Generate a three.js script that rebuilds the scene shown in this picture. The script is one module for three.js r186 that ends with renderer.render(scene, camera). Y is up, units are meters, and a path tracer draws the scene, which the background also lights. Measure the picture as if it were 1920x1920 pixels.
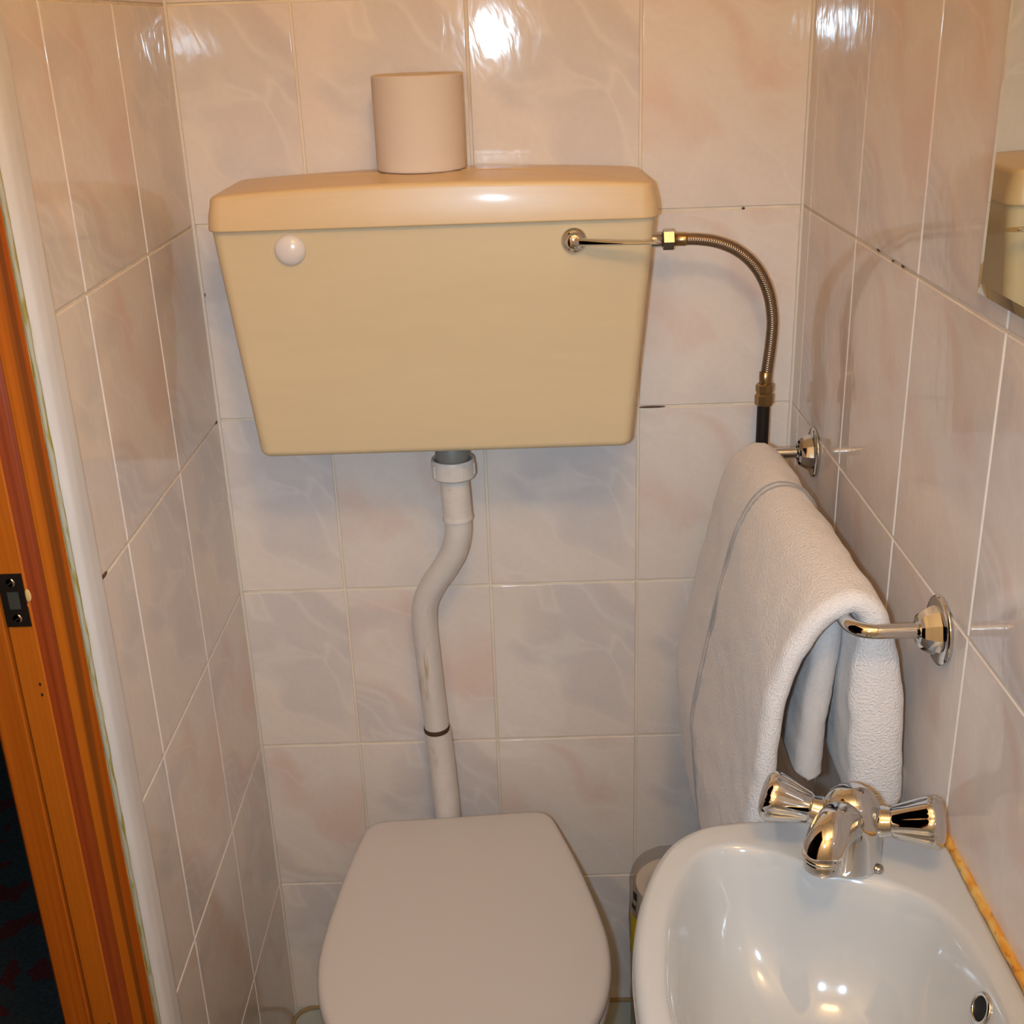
import * as THREE from 'three';
import { ImprovedNoise } from 'three/addons/math/ImprovedNoise.js';
import { mergeGeometries, mergeVertices, toCreasedNormals } from 'three/addons/utils/BufferGeometryUtils.js';
import { RoundedBoxGeometry } from 'three/addons/geometries/RoundedBoxGeometry.js';

// ---------------------------------------------------------------- camera, light, exposure
const scene = new THREE.Scene();
scene.background = new THREE.Color(0x000000);
const renderer = new THREE.WebGLRenderer({ antialias: true });
renderer.toneMapping = THREE.LinearToneMapping;
renderer.toneMappingExposure = 1.0;
renderer.shadowMap.enabled = true;

const camera = new THREE.PerspectiveCamera(46.414, 1, 0.02, 30);
camera.position.set(0.2439, 1.4665, 1.4909);
camera.rotation.order = 'YXZ';
camera.rotation.set(-0.3874, 0.0114, -0.0351);
scene.add(camera);

const FLASH = { pos: [0.203, 1.448, 1.478], aim: [0.20, 0.66, 0.05], color: [0.68, 1.0, 1.28], power: 2.45, angle: 0.72 };
const LAMP = { pos: [0.34, 2.13, 1.42], color: [1.0, 0.645, 0.265], power: 1.03 };

const flash = new THREE.SpotLight(new THREE.Color().setRGB(...FLASH.color), FLASH.power, 0, FLASH.angle, 1, 2);
flash.position.set(...FLASH.pos);
flash.target.position.set(...FLASH.aim);
flash.castShadow = true; flash.shadow.radius = 0.7;
flash.shadow.mapSize.set(2048, 2048); flash.shadow.camera.near = 0.05; flash.shadow.bias = -0.0005;
scene.add(flash, flash.target);

const bulb = new THREE.PointLight(new THREE.Color().setRGB(...LAMP.color), LAMP.power, 0, 2);
bulb.position.set(...LAMP.pos);
bulb.castShadow = true; bulb.shadow.radius = 4;
bulb.shadow.mapSize.set(2048, 2048); bulb.shadow.camera.near = 0.05; bulb.shadow.bias = -0.0005;
scene.add(bulb);

// ---------------------------------------------------------------- helpers
const noise = new ImprovedNoise();
let seed = 20240611;
const rnd = () => { seed = (seed * 1664525 + 1013904223) >>> 0; return seed / 4294967296; };
const n3 = (x, y, z = 0) => noise.noise(x, y, z);
const fbm = (x, y, z = 0, o = 4) => { let a = 0.5, s = 0; for (let i = 0; i < o; i++) { s += a * n3(x, y, z + i * 7.3); x *= 2.03; y *= 2.03; a *= 0.5; } return s; };
const clamp = (v, a = 0, b = 1) => Math.min(b, Math.max(a, v));
const sstep = (a, b, v) => { const t = clamp((v - a) / (b - a)); return t * t * (3 - 2 * t); };
const lerp = (a, b, t) => a + (b - a) * t;
const mix3 = (a, b, t) => [lerp(a[0], b[0], t), lerp(a[1], b[1], t), lerp(a[2], b[2], t)];

function texture(w, h, fn, srgb = true) {
  const d = new Uint8Array(w * h * 4);
  for (let y = 0; y < h; y++) for (let x = 0; x < w; x++) {
    const c = fn((x + 0.5) / w, (y + 0.5) / h), i = (y * w + x) * 4;
    if (typeof c === 'number') d[i] = d[i + 1] = d[i + 2] = clamp(c) * 255;
    else { d[i] = clamp(c[0], 0, 255); d[i + 1] = clamp(c[1], 0, 255); d[i + 2] = clamp(c[2], 0, 255); }
    d[i + 3] = 255;
  }
  const t = new THREE.DataTexture(d, w, h, THREE.RGBAFormat);
  t.magFilter = THREE.LinearFilter; t.minFilter = THREE.LinearFilter;
  t.wrapS = t.wrapT = THREE.RepeatWrapping;
  if (srgb) t.colorSpace = THREE.SRGBColorSpace;
  t.needsUpdate = true;
  return t;
}

const used = {};
function numbered(name) {
  used[name] = (used[name] ?? -1) + 1;
  return used[name] ? `${name}_${String(used[name]).padStart(3, '0')}` : name;
}
function shade(o) { o.traverse((c) => { if (c.isMesh) { c.castShadow = true; c.receiveShadow = true; } }); return o; }
function mesh(name, geometry, material, parent) {
  const m = new THREE.Mesh(geometry, material);
  m.name = parent ? name : numbered(name);
  m.castShadow = m.receiveShadow = true;
  (parent ?? scene).add(m);
  return m;
}
function thing(name, label, category, position = [0, 0, 0], group) {
  const g = new THREE.Group(); g.name = numbered(name); g.position.set(...position);
  g.userData = { label, category }; if (group) g.userData.group = group;
  scene.add(g); return g;
}
function structure(name, label) {
  const g = new THREE.Group(); g.name = name; g.userData = { kind: 'structure', label, category: name.split('_')[0] };
  scene.add(g); return g;
}
// world-space geometry placed under a thing whose group stands elsewhere
const local = (g, o) => g.translate(-o.position.x, -o.position.y, -o.position.z);
const box = (x0, x1, y0, y1, z0, z1) => new THREE.BoxGeometry(x1 - x0, y1 - y0, z1 - z0).translate((x0 + x1) / 2, (y0 + y1) / 2, (z0 + z1) / 2);
const rbox = (x0, x1, y0, y1, z0, z1, r, s = 3) => new RoundedBoxGeometry(x1 - x0, y1 - y0, z1 - z0, s, r).translate((x0 + x1) / 2, (y0 + y1) / 2, (z0 + z1) / 2);

// closed rings of [x,y,z] -> skin
function loft(rings, { capStart = true, capEnd = true, crease = 0, closed = true } = {}) {
  const n = rings[0].length, pos = [], uv = [], idx = [];
  rings.forEach((r, i) => { for (let k = 0; k <= n; k++) { const p = r[k % n]; pos.push(...p); uv.push(k / n, i / (rings.length - 1)); } });
  const w = n + 1;
  for (let i = 0; i < rings.length - 1; i++) for (let k = 0; k < (closed ? n : n - 1); k++) {
    const a = i * w + k, b = a + 1, c = a + w, d = c + 1;
    idx.push(a, b, c, b, d, c);
  }
  const skin = pos.length / 3;
  const cap = (i, flip) => {
    const r = rings[i], c = [0, 0, 0]; r.forEach((p) => { c[0] += p[0] / n; c[1] += p[1] / n; c[2] += p[2] / n; });
    const ci = pos.length / 3; pos.push(...c); uv.push(0.5, 0.5);
    const s = pos.length / 3; r.forEach((p) => { pos.push(...p); uv.push(0.5, 0.5); });
    for (let k = 0; k < n; k++) { const a = s + k, b = s + (k + 1) % n; if (flip) idx.push(ci, b, a); else idx.push(ci, a, b); }
  };
  if (capStart) cap(0, true);
  if (capEnd) cap(rings.length - 1, false);
  let g = new THREE.BufferGeometry();
  g.setAttribute('position', new THREE.Float32BufferAttribute(pos, 3));
  g.setAttribute('uv', new THREE.Float32BufferAttribute(uv, 2));
  g.setIndex(idx);
  if (crease) { g = toCreasedNormals(g, crease); } else {
    // smooth normals across the uv seam and caps
    const key = (i) => `${Math.round(pos[i * 3] * 1e5)},${Math.round(pos[i * 3 + 1] * 1e5)},${Math.round(pos[i * 3 + 2] * 1e5)}`;
    g.computeVertexNormals();
    const nm = g.attributes.normal, sum = {};
    for (let i = 0; i < skin; i++) { const k = key(i); (sum[k] ??= [0, 0, 0]); sum[k][0] += nm.getX(i); sum[k][1] += nm.getY(i); sum[k][2] += nm.getZ(i); }
    for (let i = 0; i < skin; i++) { const s = sum[key(i)], l = Math.hypot(...s) || 1; nm.setXYZ(i, s[0] / l, s[1] / l, s[2] / l); }
  }
  return g;
}
// outline pts [[x,z]...] closed -> polar sampled ring about centre
function outline(pts, [cx, cz], N = 144, smooth = true) {
  const v = pts.map((p) => new THREE.Vector3(p[0], 0, p[1]));
  const dense = smooth ? new THREE.CatmullRomCurve3(v, true, 'centripetal').getPoints(pts.length * 14) : [...v, v[0]];
  const out = [];
  for (let k = 0; k < N; k++) {
    const a = (k / N) * Math.PI * 2, dx = Math.cos(a), dz = Math.sin(a); let best = 0;
    for (let i = 0; i < dense.length - 1; i++) {
      const ax = dense[i].x - cx, az = dense[i].z - cz, bx = dense[i + 1].x - cx, bz = dense[i + 1].z - cz;
      const ca = dx * az - dz * ax, cb = dx * bz - dz * bx;
      if ((ca <= 0) === (cb <= 0)) continue;
      const t = ca / (ca - cb), r = (ax + (bx - ax) * t) * dx + (az + (bz - az) * t) * dz;
      if (r > best) best = r;
    }
    out.push([a, best]);
  }
  return out;
}
// ring from polar outline; runs so that skins face outward when rings go upward
const ringOf = (pol, [cx, cz], y, f = (r) => r) => pol.map(([a, r]) => { const q = f(r, a); return [cx + Math.cos(a) * q, typeof y === 'function' ? y(a, q) : y, cz + Math.sin(a) * q]; }).reverse();
function roundRect(hx, hz, r, cx, cz, y, nc = 8, crown = () => 0) {
  const p = [];
  const cs = [[hx - r, hz - r, 0], [-hx + r, hz - r, 1], [-hx + r, -hz + r, 2], [hx - r, -hz + r, 3]];
  for (const [x, z, q] of cs) for (let k = 0; k <= nc; k++) { const a = (q + k / nc) * Math.PI / 2; p.push([x + r * Math.cos(a), z + r * Math.sin(a)]); }
  const d = []; // extra points along the straight runs
  for (let i = 0; i < p.length; i++) { const a = p[i], b = p[(i + 1) % p.length], L = Math.hypot(b[0] - a[0], b[1] - a[1]), m = i % (nc + 1) === nc ? 16 : 1; for (let k = 0; k < m; k++) d.push([lerp(a[0], b[0], k / m), lerp(a[1], b[1], k / m)]); }
  return d.map(([x, z]) => [cx + x, y - crown(x), cz + z]).reverse();
}
// swept tube with a radius function
function tube(points, radius, seg = 48, sides = 18, caps = true) {
  const curve = new THREE.CatmullRomCurve3(points.map((p) => new THREE.Vector3(...p)), false, 'centripetal');
  const fr = curve.computeFrenetFrames(seg, false), rings = [];
  for (let i = 0; i <= seg; i++) {
    const t = i / seg, c = curve.getPointAt(t), r = typeof radius === 'function' ? radius(t) : radius, ring = [];
    for (let k = 0; k < sides; k++) { const a = (k / sides) * Math.PI * 2; const p = c.clone().addScaledVector(fr.normals[i], Math.cos(a) * r).addScaledVector(fr.binormals[i], Math.sin(a) * r); ring.push([p.x, p.y, p.z]); }
    rings.push(ring);
  }
  return loft(rings, { capStart: caps, capEnd: caps });
}
// lathe about an axis: profile [[r, h]...] from the point p along direction d
function turned(profile, p, d, seg = 40) {
  const g = new THREE.LatheGeometry(profile.map(([r, h]) => new THREE.Vector2(Math.max(r, 1e-5), h)), seg);
  const q = new THREE.Quaternion().setFromUnitVectors(new THREE.Vector3(0, 1, 0), new THREE.Vector3(...d).normalize());
  return g.applyQuaternion(q).translate(...p);
}

// ---------------------------------------------------------------- dimensions of the room
const XL = -0.1523, XR = 0.5952, ZB = 1.95, H = 2.35, G = 0.0014;  // G: depth of the joints
const DOOR0 = 0.53, DOOR1 = 1.29, DOORH = 2.02;

// ---------------------------------------------------------------- materials
const C = (r, g, b) => new THREE.Color().setRGB(r / 255, g / 255, b / 255, THREE.SRGBColorSpace);
function tileMap(k) {
  const base = [227, 213, 203], pink = [222, 195, 182], grey = [208, 199, 197], pale = [236, 227, 219];
  return texture(384, 480, (u, v) => {
    const x = u * 0.8 + k * 1.37, y = v + k * 0.61;
    const wx = fbm(x * 2.1, y * 2.1, 3.1, 2) * 0.35, wy = fbm(x * 2.1 + 9, y * 2.1, 8.2, 2) * 0.35;
    // soft clouds drawn out along a falling diagonal
    const s = (x + wx) * 0.80 - (y + wy) * 0.60, t = (x + wx) * 0.60 + (y + wy) * 0.80;
    const a = fbm(s * 1.2 + 1, t * 2.6, 1.7 + k * 3, 3), b = fbm(s * 1.0 + 4, t * 2.2, 6.4 + k * 3, 3), c = fbm(s * 1.3 + 2, t * 4.2, 12 + k, 3);
    let col = mix3(base, pink, sstep(-0.05, 0.35, a) * 0.85);
    col = mix3(col, grey, sstep(-0.02, 0.36, b) * 0.8);
    col = mix3(col, pale, Math.exp(-Math.pow(c / 0.045, 2)) * 0.32 * sstep(-0.3, 0.2, b));
    const f = fbm(x * 30, y * 30, 2, 2) * 4;
    return [col[0] + f, col[1] + f, col[2] + f];
  });
}
const tileMaps = [0, 1, 2].map(tileMap);
const tileBump = texture(512, 640, (u, v) => {
  const x = u * 2, y = v * 2.5;
  const broad = fbm(x * 3.2, y * 1.5, 1, 3) * 0.55;
  const wisp = fbm(x * 9 + y * 2.5 + fbm(x * 3, y * 2, 5, 2) * 2, y * 2.2, 9, 3) * 0.32;
  return 0.5 + broad * 0.7 + wisp * 0.7;
}, false);
const tileMats = tileMaps.map((map) => new THREE.MeshPhysicalMaterial({ map, bumpMap: tileBump, bumpScale: 0.00042, roughness: 0.065, ior: 1.5 }));
const groutMap = texture(256, 256, (u, v) => { const f = fbm(u * 24, v * 24, 3, 3), d = sstep(0.28, 0.42, fbm(u * 9, v * 9, 8, 3)); return mix3([226 + f * 22, 210 + f * 22, 190 + f * 22], [168, 138, 104], d * 0.6); });
const M = {};
M.grout = new THREE.MeshStandardMaterial({ map: groutMap, roughness: 0.75 });
M.sealant = new THREE.MeshStandardMaterial({ color: C(222, 210, 198), roughness: 0.5 });
M.plaster = new THREE.MeshStandardMaterial({ color: C(228, 222, 212), roughness: 0.9 });
M.ceiling = new THREE.MeshStandardMaterial({ color: C(236, 232, 226), roughness: 0.92 });
const champ = texture(256, 256, (u, v) => { const f = fbm(u * 4, v * 4, 4, 4) * 7 + fbm(u * 40, v * 40, 1, 2) * 3; return [208 + f, 184 + f, 146 + f]; });
M.champagne = new THREE.MeshPhysicalMaterial({ map: champ, roughness: 0.36, ior: 1.46, clearcoat: 0.1, clearcoatRoughness: 0.15 });
const champLid = texture(256, 256, (u, v) => { const f = fbm(u * 4, v * 4, 6, 4) * 7 + fbm(u * 40, v * 40, 2, 2) * 3; return [216 + f, 183 + f, 138 + f]; });
M.champagneLid = new THREE.MeshPhysicalMaterial({ map: champLid, roughness: 0.34, ior: 1.44, clearcoat: 0.05, clearcoatRoughness: 0.1 });
M.whitePlastic = new THREE.MeshPhysicalMaterial({ color: C(222, 208, 200), roughness: 0.28, clearcoat: 0.3, clearcoatRoughness: 0.15 });
M.seat = new THREE.MeshPhysicalMaterial({ color: C(210, 200, 194), roughness: 0.42, clearcoat: 0.15, clearcoatRoughness: 0.3 });
M.ceramic = new THREE.MeshPhysicalMaterial({ color: C(186, 184, 182), roughness: 0.1, ior: 1.52, clearcoat: 0.6, clearcoatRoughness: 0.04 });
M.chrome = new THREE.MeshStandardMaterial({ color: 0xd6d6d6, metalness: 1, roughness: 0.06 });
M.dullChrome = new THREE.MeshStandardMaterial({ color: 0xb9b7b2, metalness: 1, roughness: 0.2 });
M.darkMetal = new THREE.MeshStandardMaterial({ color: C(38, 28, 22), metalness: 0.4, roughness: 0.45 });
M.brass = new THREE.MeshStandardMaterial({ color: C(170, 142, 100), metalness: 1, roughness: 0.3 });
M.black = new THREE.MeshStandardMaterial({ color: C(14, 12, 11), roughness: 0.8 });
const braid = texture(128, 512, (u, v) => { const a = Math.sin((u * 8 + v * 90) * Math.PI * 2), b = Math.sin((u * 8 - v * 90) * Math.PI * 2); return 0.5 + 0.25 * a * 0.8 + 0.25 * b * 0.8; }, false);
M.braid = new THREE.MeshStandardMaterial({ color: C(150, 128, 106), metalness: 1, roughness: 0.36, bumpMap: braid, bumpScale: 0.0006 });
const pvcMap = texture(256, 512, (u, v) => {
  const f = fbm(u * 6, v * 14, 2, 3) * 8, st = sstep(0.12, 0.4, fbm(u * 5, v * 2.2, 9, 4)) * sstep(0.55, 0.9, fbm(u * 30, v * 12, 3, 2) * 0.6 + 0.7);
  return mix3([214 + f, 205 + f, 198 + f], [176, 142, 104], st * 0.7);
});
M.pvc = new THREE.MeshPhysicalMaterial({ map: pvcMap, roughness: 0.3, clearcoat: 0.2, clearcoatRoughness: 0.2 });
M.greyPlastic = new THREE.MeshStandardMaterial({ color: C(128, 122, 114), roughness: 0.5 });
M.latchRecess = new THREE.MeshStandardMaterial({ color: C(64, 62, 56), roughness: 0.45 });
M.rubber = new THREE.MeshStandardMaterial({ color: C(70, 46, 28), roughness: 0.8 });
const paperBump = texture(256, 256, (u, v) => 0.5 + fbm(u * 60, v * 60, 1, 2) * 0.6, false);
M.paper = new THREE.MeshStandardMaterial({ color: C(216, 197, 180), roughness: 0.95, bumpMap: paperBump, bumpScale: 0.0003 });
M.card = new THREE.MeshStandardMaterial({ color: C(170, 140, 105), roughness: 0.95 });
const terry = texture(512, 512, (u, v) => 0.5 + n3(u * 150, v * 150, 2) * 0.35 + n3(u * 70, v * 70, 5) * 0.3, false);
terry.repeat.set(9, 1.7);
M.towel = new THREE.MeshPhysicalMaterial({ color: C(222, 212, 207), roughness: 1, sheen: 0.5, sheenRoughness: 0.6, sheenColor: C(230, 225, 222), bumpMap: terry, bumpScale: 0.0012 });
const woodFn = (tone, k) => texture(256, 1024, (u, v) => {
  const w = fbm(u * 1.3 + k, v * 1.6, k, 3) * 0.5;
  const g = fbm((u + w * 0.25) * 14, v * 1.2, 3 + k, 4), fine = fbm((u + w * 0.1) * 60, v * 3, 11 + k, 2);
  const band = sstep(-0.15, 0.35, g);
  const dk = sstep(0.22, 0.36, fbm((u + w * 0.3) * 6 + 3, v * 0.9, 21 + k, 3));
  let c = mix3(tone[0], tone[1], band);
  c = mix3(c, tone[2], dk * 0.7);
  return [c[0] + fine * 26, c[1] + fine * 16, c[2] + fine * 6];
});
const wood = (tone, k) => new THREE.MeshPhysicalMaterial({ map: woodFn(tone, k), roughness: 0.42, clearcoat: 0.35, clearcoatRoughness: 0.22 });
M.pine = wood([[188, 98, 18], [162, 72, 8], [104, 52, 14]], 1);
M.pineRed = wood([[142, 58, 8], [122, 44, 4], [90, 32, 6]], 5);
M.rawWood = new THREE.MeshStandardMaterial({ color: C(216, 176, 112), roughness: 0.7 });
const glossPaint = texture(128, 1024, (u, v) => { const f = fbm(u * 3, v * 30, 2, 4), d = sstep(0.2, 0.36, fbm(u * 4 + 3, v * 46, 7, 3)) * sstep(0.55, 0.8, u); return mix3([210 + f * 10, 203 + f * 10, 199 + f * 12], [186, 172, 112], d * 0.85); });
M.paint = new THREE.MeshPhysicalMaterial({ map: glossPaint, roughness: 0.35, clearcoat: 0.3, clearcoatRoughness: 0.2 });
const caulkMap = texture(64, 1024, (u, v) => mix3([176, 170, 148], [150, 138, 66], sstep(0.0, 0.3, fbm(u * 3, v * 60, 5, 3))));
M.caulk = new THREE.MeshStandardMaterial({ map: caulkMap, roughness: 0.7 });
const rust = texture(64, 1024, (u, v) => {
  const a = fbm(u * 2, v * 12, 3, 4), b = fbm(u * 3, v * 36, 7, 4);
  let c = mix3([214, 176, 106], [208, 138, 44], sstep(-0.2, 0.2, a));
  c = mix3(c, [136, 72, 18], sstep(0.12, 0.42, b) * 0.8);
  return c;
});
M.silicone = new THREE.MeshStandardMaterial({ map: rust, roughness: 0.5 });
const floorMap = texture(256, 256, (u, v) => { const f = fbm(u * 12, v * 12, 2, 4); return [176 + f * 26, 178 + f * 26, 168 + f * 26]; });
M.floorSeal = new THREE.MeshStandardMaterial({ color: C(158, 128, 88), roughness: 0.7 });
M.vinyl = new THREE.MeshStandardMaterial({ map: floorMap, roughness: 0.5 });
const carpet = texture(512, 512, (u, v) => { const a = fbm(u * 10, v * 10, 3, 3), b = fbm(u * 90, v * 90, 5, 2) * 26; return a > 0.12 ? [92 + b, 34 + b, 36 + b] : [58 + b, 66 + b, 68 + b]; });
M.carpet = new THREE.MeshStandardMaterial({ map: carpet, roughness: 1 });
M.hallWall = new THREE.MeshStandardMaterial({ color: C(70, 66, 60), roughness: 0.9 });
M.mirror = new THREE.MeshStandardMaterial({ color: C(226, 232, 222), metalness: 1, roughness: 0.015 });
M.glassEdge = new THREE.MeshPhysicalMaterial({ color: C(120, 134, 128), roughness: 0.15, metalness: 0.3 });
M.film = new THREE.MeshPhysicalMaterial({ color: C(240, 240, 240), roughness: 0.12, transmission: 1, thickness: 0, ior: 1.35 });
M.inkDark = new THREE.MeshStandardMaterial({ color: C(48, 44, 44), roughness: 0.4 });
M.inkYellow = new THREE.MeshStandardMaterial({ color: C(206, 176, 24), roughness: 0.4 });
M.grime = new THREE.MeshStandardMaterial({ color: C(96, 66, 48), roughness: 0.9 });
M.flashWindow = new THREE.MeshStandardMaterial({ color: 0xffffff, emissive: new THREE.Color().setRGB(...FLASH.color), emissiveIntensity: 60 });
M.opal = new THREE.MeshStandardMaterial({ color: 0xffffff, emissive: new THREE.Color().setRGB(...LAMP.color), emissiveIntensity: 6, roughness: 0.4 });

// ---------------------------------------------------------------- tiled walls
const tileGeos = new Map();
// a tile lying in its wall's plane: u to the right, v up, w out of the wall; the glaze rolls over at the edges
function tileGeo(w, h, u0, u1, v0, v1) {
  const key = [w, h, u0, u1, v0, v1].map((n) => n.toFixed(4)).join();
  if (tileGeos.has(key)) return tileGeos.get(key);
  // [inset, depth, share of the face's own direction in the normal]
  const steps = [[0, -G - 0.004, 0], [0, -0.0012, 0], [0.0004, -0.0005, 0.55], [0.0014, 0, 1]];
  const pos = [], uv = [], nor = [], idx = [], cs = [[0, 0], [1, 0], [1, 1], [0, 1]], out = [[0, -1], [1, 0], [0, 1], [-1, 0]];
  const push = (i, z, [sx, sy], n) => { const x = sx ? w - i : i, y = sy ? h - i : i; pos.push(x - w / 2, y - h / 2, z); uv.push(lerp(u0, u1, x / w), lerp(v0, v1, y / h)); nor.push(...n); };
  for (let k = 0; k < 4; k++) {
    const s = pos.length / 3;
    for (const [i, z, f] of steps) { const c = Math.sqrt(1 - f * f), n = [out[k][0] * c, out[k][1] * c, f]; push(i, z, cs[k], n); push(i, z, cs[(k + 1) % 4], n); }
    for (let r = 0; r < steps.length - 1; r++) { const q = s + r * 2; idx.push(q, q + 1, q + 2, q + 1, q + 3, q + 2); }
  }
  const t = pos.length / 3; for (const c of cs) push(steps[3][0], 0, c, [0, 0, 1]);
  idx.push(t, t + 1, t + 2, t, t + 2, t + 3);
  const g = new THREE.BufferGeometry();
  g.setAttribute('position', new THREE.Float32BufferAttribute(pos, 3)); g.setAttribute('uv', new THREE.Float32BufferAttribute(uv, 2)); g.setAttribute('normal', new THREE.Float32BufferAttribute(nor, 3)); g.setIndex(idx);
  tileGeos.set(key, g);
  return g;
}
const JOINT = 0.0030;
function layTiles(wall, cols, rows, place, skip = () => false) {
  cols.forEach(([a0, a1, u0, u1], i) => rows.forEach(([b0, b1, v0, v1], j) => {
    if (skip(a0, a1, b0, b1)) return;
    const w = a1 - a0 - JOINT, h = b1 - b0 - JOINT;
    if (w < 0.004 || h < 0.004) return;
    const m = mesh('tile', tileGeo(w, h, u0, u1, v0, v1), tileMats[Math.floor(rnd() * 3)], wall);
    place(m, (a0 + a1) / 2, (b0 + b1) / 2);
  }));
}
const rows = [];
for (let k = 0; k < 10; k++) { const y0 = k * 0.25, y1 = Math.min(H, y0 + 0.25); if (y1 - y0 > 0.01) rows.push([y0, y1, 0, (y1 - y0) / 0.25]); }
const TW = 0.2021;

const wallBack = structure('wall_back', 'back wall of pinkish grey marbled glazed tiles behind the cistern');
mesh('tile_bed', box(XL - 0.10, XR + 0.10, -0.05, H + 0.05, -0.10, -G), M.grout, wallBack);
layTiles(wallBack, [[XL - 0.0005, -0.0081, 0.287, 1], [-0.0081, 0.194, 0, 1], [0.194, 0.3961, 0, 1], [0.3961, XR + 0.0005, 0, 0.985]], rows, (m, a, b) => m.position.set(a, b, 0));

const wallLeft = structure('wall_left', 'left wall of beige pink marbled tiles ending at the doorway');
mesh('tile_bed', box(XL - 0.0977, XL - G, -0.05, H + 0.05, -0.05, DOOR0 - 0.022), M.grout, wallLeft);
mesh('lintel', box(XL - 0.0977, XL - G, DOORH + 0.03, H + 0.05, DOOR0 - 0.022, DOOR1 + 0.022), M.plaster, wallLeft);
mesh('pier', box(XL - 0.0977, XL - G, -0.05, H + 0.05, DOOR1 + 0.022, ZB + 0.1), M.plaster, wallLeft);
layTiles(wallLeft, [[0.0, 0.1964, 0, 0.972], [0.1964, 0.3985, 0, 1], [0.3985, 0.4945, 0, 0.475]], rows, (m, a, b) => { m.position.set(XL, b, a); m.rotation.y = Math.PI / 2; });

const wallRight = structure('wall_right', 'right wall of beige pink marbled tiles behind the basin and towel rail');
mesh('tile_bed', box(XR + G, XR + 0.1, -0.05, H + 0.05, -0.05, ZB + 0.1), M.grout, wallRight);
const rc = [[0.0, 0.0389, 0.8, 1]];
for (let z = 0.0389; z < ZB - 0.02; z += TW) rc.push([z, Math.min(ZB, z + TW), 0, Math.min(1, (ZB - z) / TW)]);
layTiles(wallRight, rc, rows, (m, a, b) => { m.position.set(XR, b, a); m.rotation.y = -Math.PI / 2; });

// pale sealant run into the two corners
for (const x of [XL + 0.0008, XR - 0.0008]) mesh('corner_sealant', tube([[x, 0, 0.0008], [x, 0.8, 0.0008], [x, 1.6, 0.0008], [x, H, 0.0008]], (t) => 0.0026 + 0.0007 * n3(t * 60, x * 9, 3), 160, 10), M.sealant, wallBack);

// dark specks of grime sitting in a few joints
for (const [wall, p, s] of [
  [wallLeft, [XL + 0.0002, 1.0005, 0.475], [0.0008, 0.002, 0.009]], [wallLeft, [XL + 0.0002, 1.001, 0.012], [0.0008, 0.002, 0.004]],
  [wallRight, [XR - 0.0002, 1.252, 0.322], [0.0005, 0.0013, 0.006]], [wallRight, [XR - 0.0002, 1.251, 0.40], [0.0005, 0.0012, 0.005]], [wallRight, [XR - 0.0002, 1.2505, 0.37], [0.0005, 0.001, 0.004]],
  [wallBack, [0.414, 1.0, 0.0003], [0.018, 0.0014, 0.0008]], [wallBack, [0.5225, 1.2495, 0.0003], [0.002, 0.0016, 0.0008]], [wallBack, [XL + 0.003, 1.165, 0.0006], [0.0016, 0.003, 0.0008]],
]) { const m = mesh('grime_speck', new THREE.SphereGeometry(1, 10, 6), M.grime, wall); m.position.set(...p); m.scale.set(...s); }

const floor = structure('floor', 'pale grey vinyl floor of the toilet');
mesh('vinyl', box(XL - 0.0977, XR + 0.1, -0.06, 0, -0.05, ZB + 0.1), M.vinyl, floor);
mesh('sealant', tube([[XL + 0.002, 0.002, 0.5], [XL + 0.002, 0.002, 0.06], [XL + 0.004, 0.002, 0.02], [XL + 0.02, 0.002, 0.004], [XL + 0.1, 0.002, 0.002], [XR - 0.002, 0.002, 0.002]], 0.0035, 80, 8), M.floorSeal, floor);
const ceiling = structure('ceiling', 'white painted ceiling');
mesh('plaster', box(XL - 0.0977, XR + 0.1, H, H + 0.08, -0.05, ZB + 0.1), M.ceiling, ceiling);
const wallFront = structure('wall_front', 'plain plastered wall facing the cistern');
mesh('plaster', box(XL - 0.0977, XR + 0.1, -0.05, H + 0.05, ZB, ZB + 0.1), M.plaster, wallFront);

// hallway seen through the doorway
const HX = XL - 0.0977;
const hf = structure('floor_hall', 'dark patterned carpet in the hallway beyond the doorway');
const hg = box(-2.2, HX, -0.06, 0, -1.4, 2.4); { const p = hg.attributes.position, u = hg.attributes.uv; for (let i = 0; i < p.count; i++) u.setXY(i, p.getX(i) * 1.5, p.getZ(i) * 1.5); }
mesh('carpet', hg, M.carpet, hf);
const hw = structure('wall_hall', 'dim hallway walls beyond the doorway');
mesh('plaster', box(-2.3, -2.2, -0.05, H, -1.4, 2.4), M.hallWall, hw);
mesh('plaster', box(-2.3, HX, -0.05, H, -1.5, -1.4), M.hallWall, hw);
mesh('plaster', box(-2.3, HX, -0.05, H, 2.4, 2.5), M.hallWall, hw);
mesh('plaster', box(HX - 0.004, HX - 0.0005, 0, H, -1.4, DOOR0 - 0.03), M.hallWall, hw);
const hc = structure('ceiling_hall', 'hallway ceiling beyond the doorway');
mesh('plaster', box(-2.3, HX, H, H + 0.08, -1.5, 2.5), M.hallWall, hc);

// ---------------------------------------------------------------- door frame and white corner trim
function upright(profile, y0, y1, crease = 0.5) { // profile [[x,z]] extruded up, uv in metres-ish
  const n = 24, rings = [];
  for (let i = 0; i <= n; i++) rings.push(profile.map(([x, z]) => [x, lerp(y0, y1, i / n), z]).reverse());
  return loft(rings, { crease });
}
const door = structure('door_1', 'orange varnished pine door frame with a worn latch plate');
const jz = DOOR0;
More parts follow.
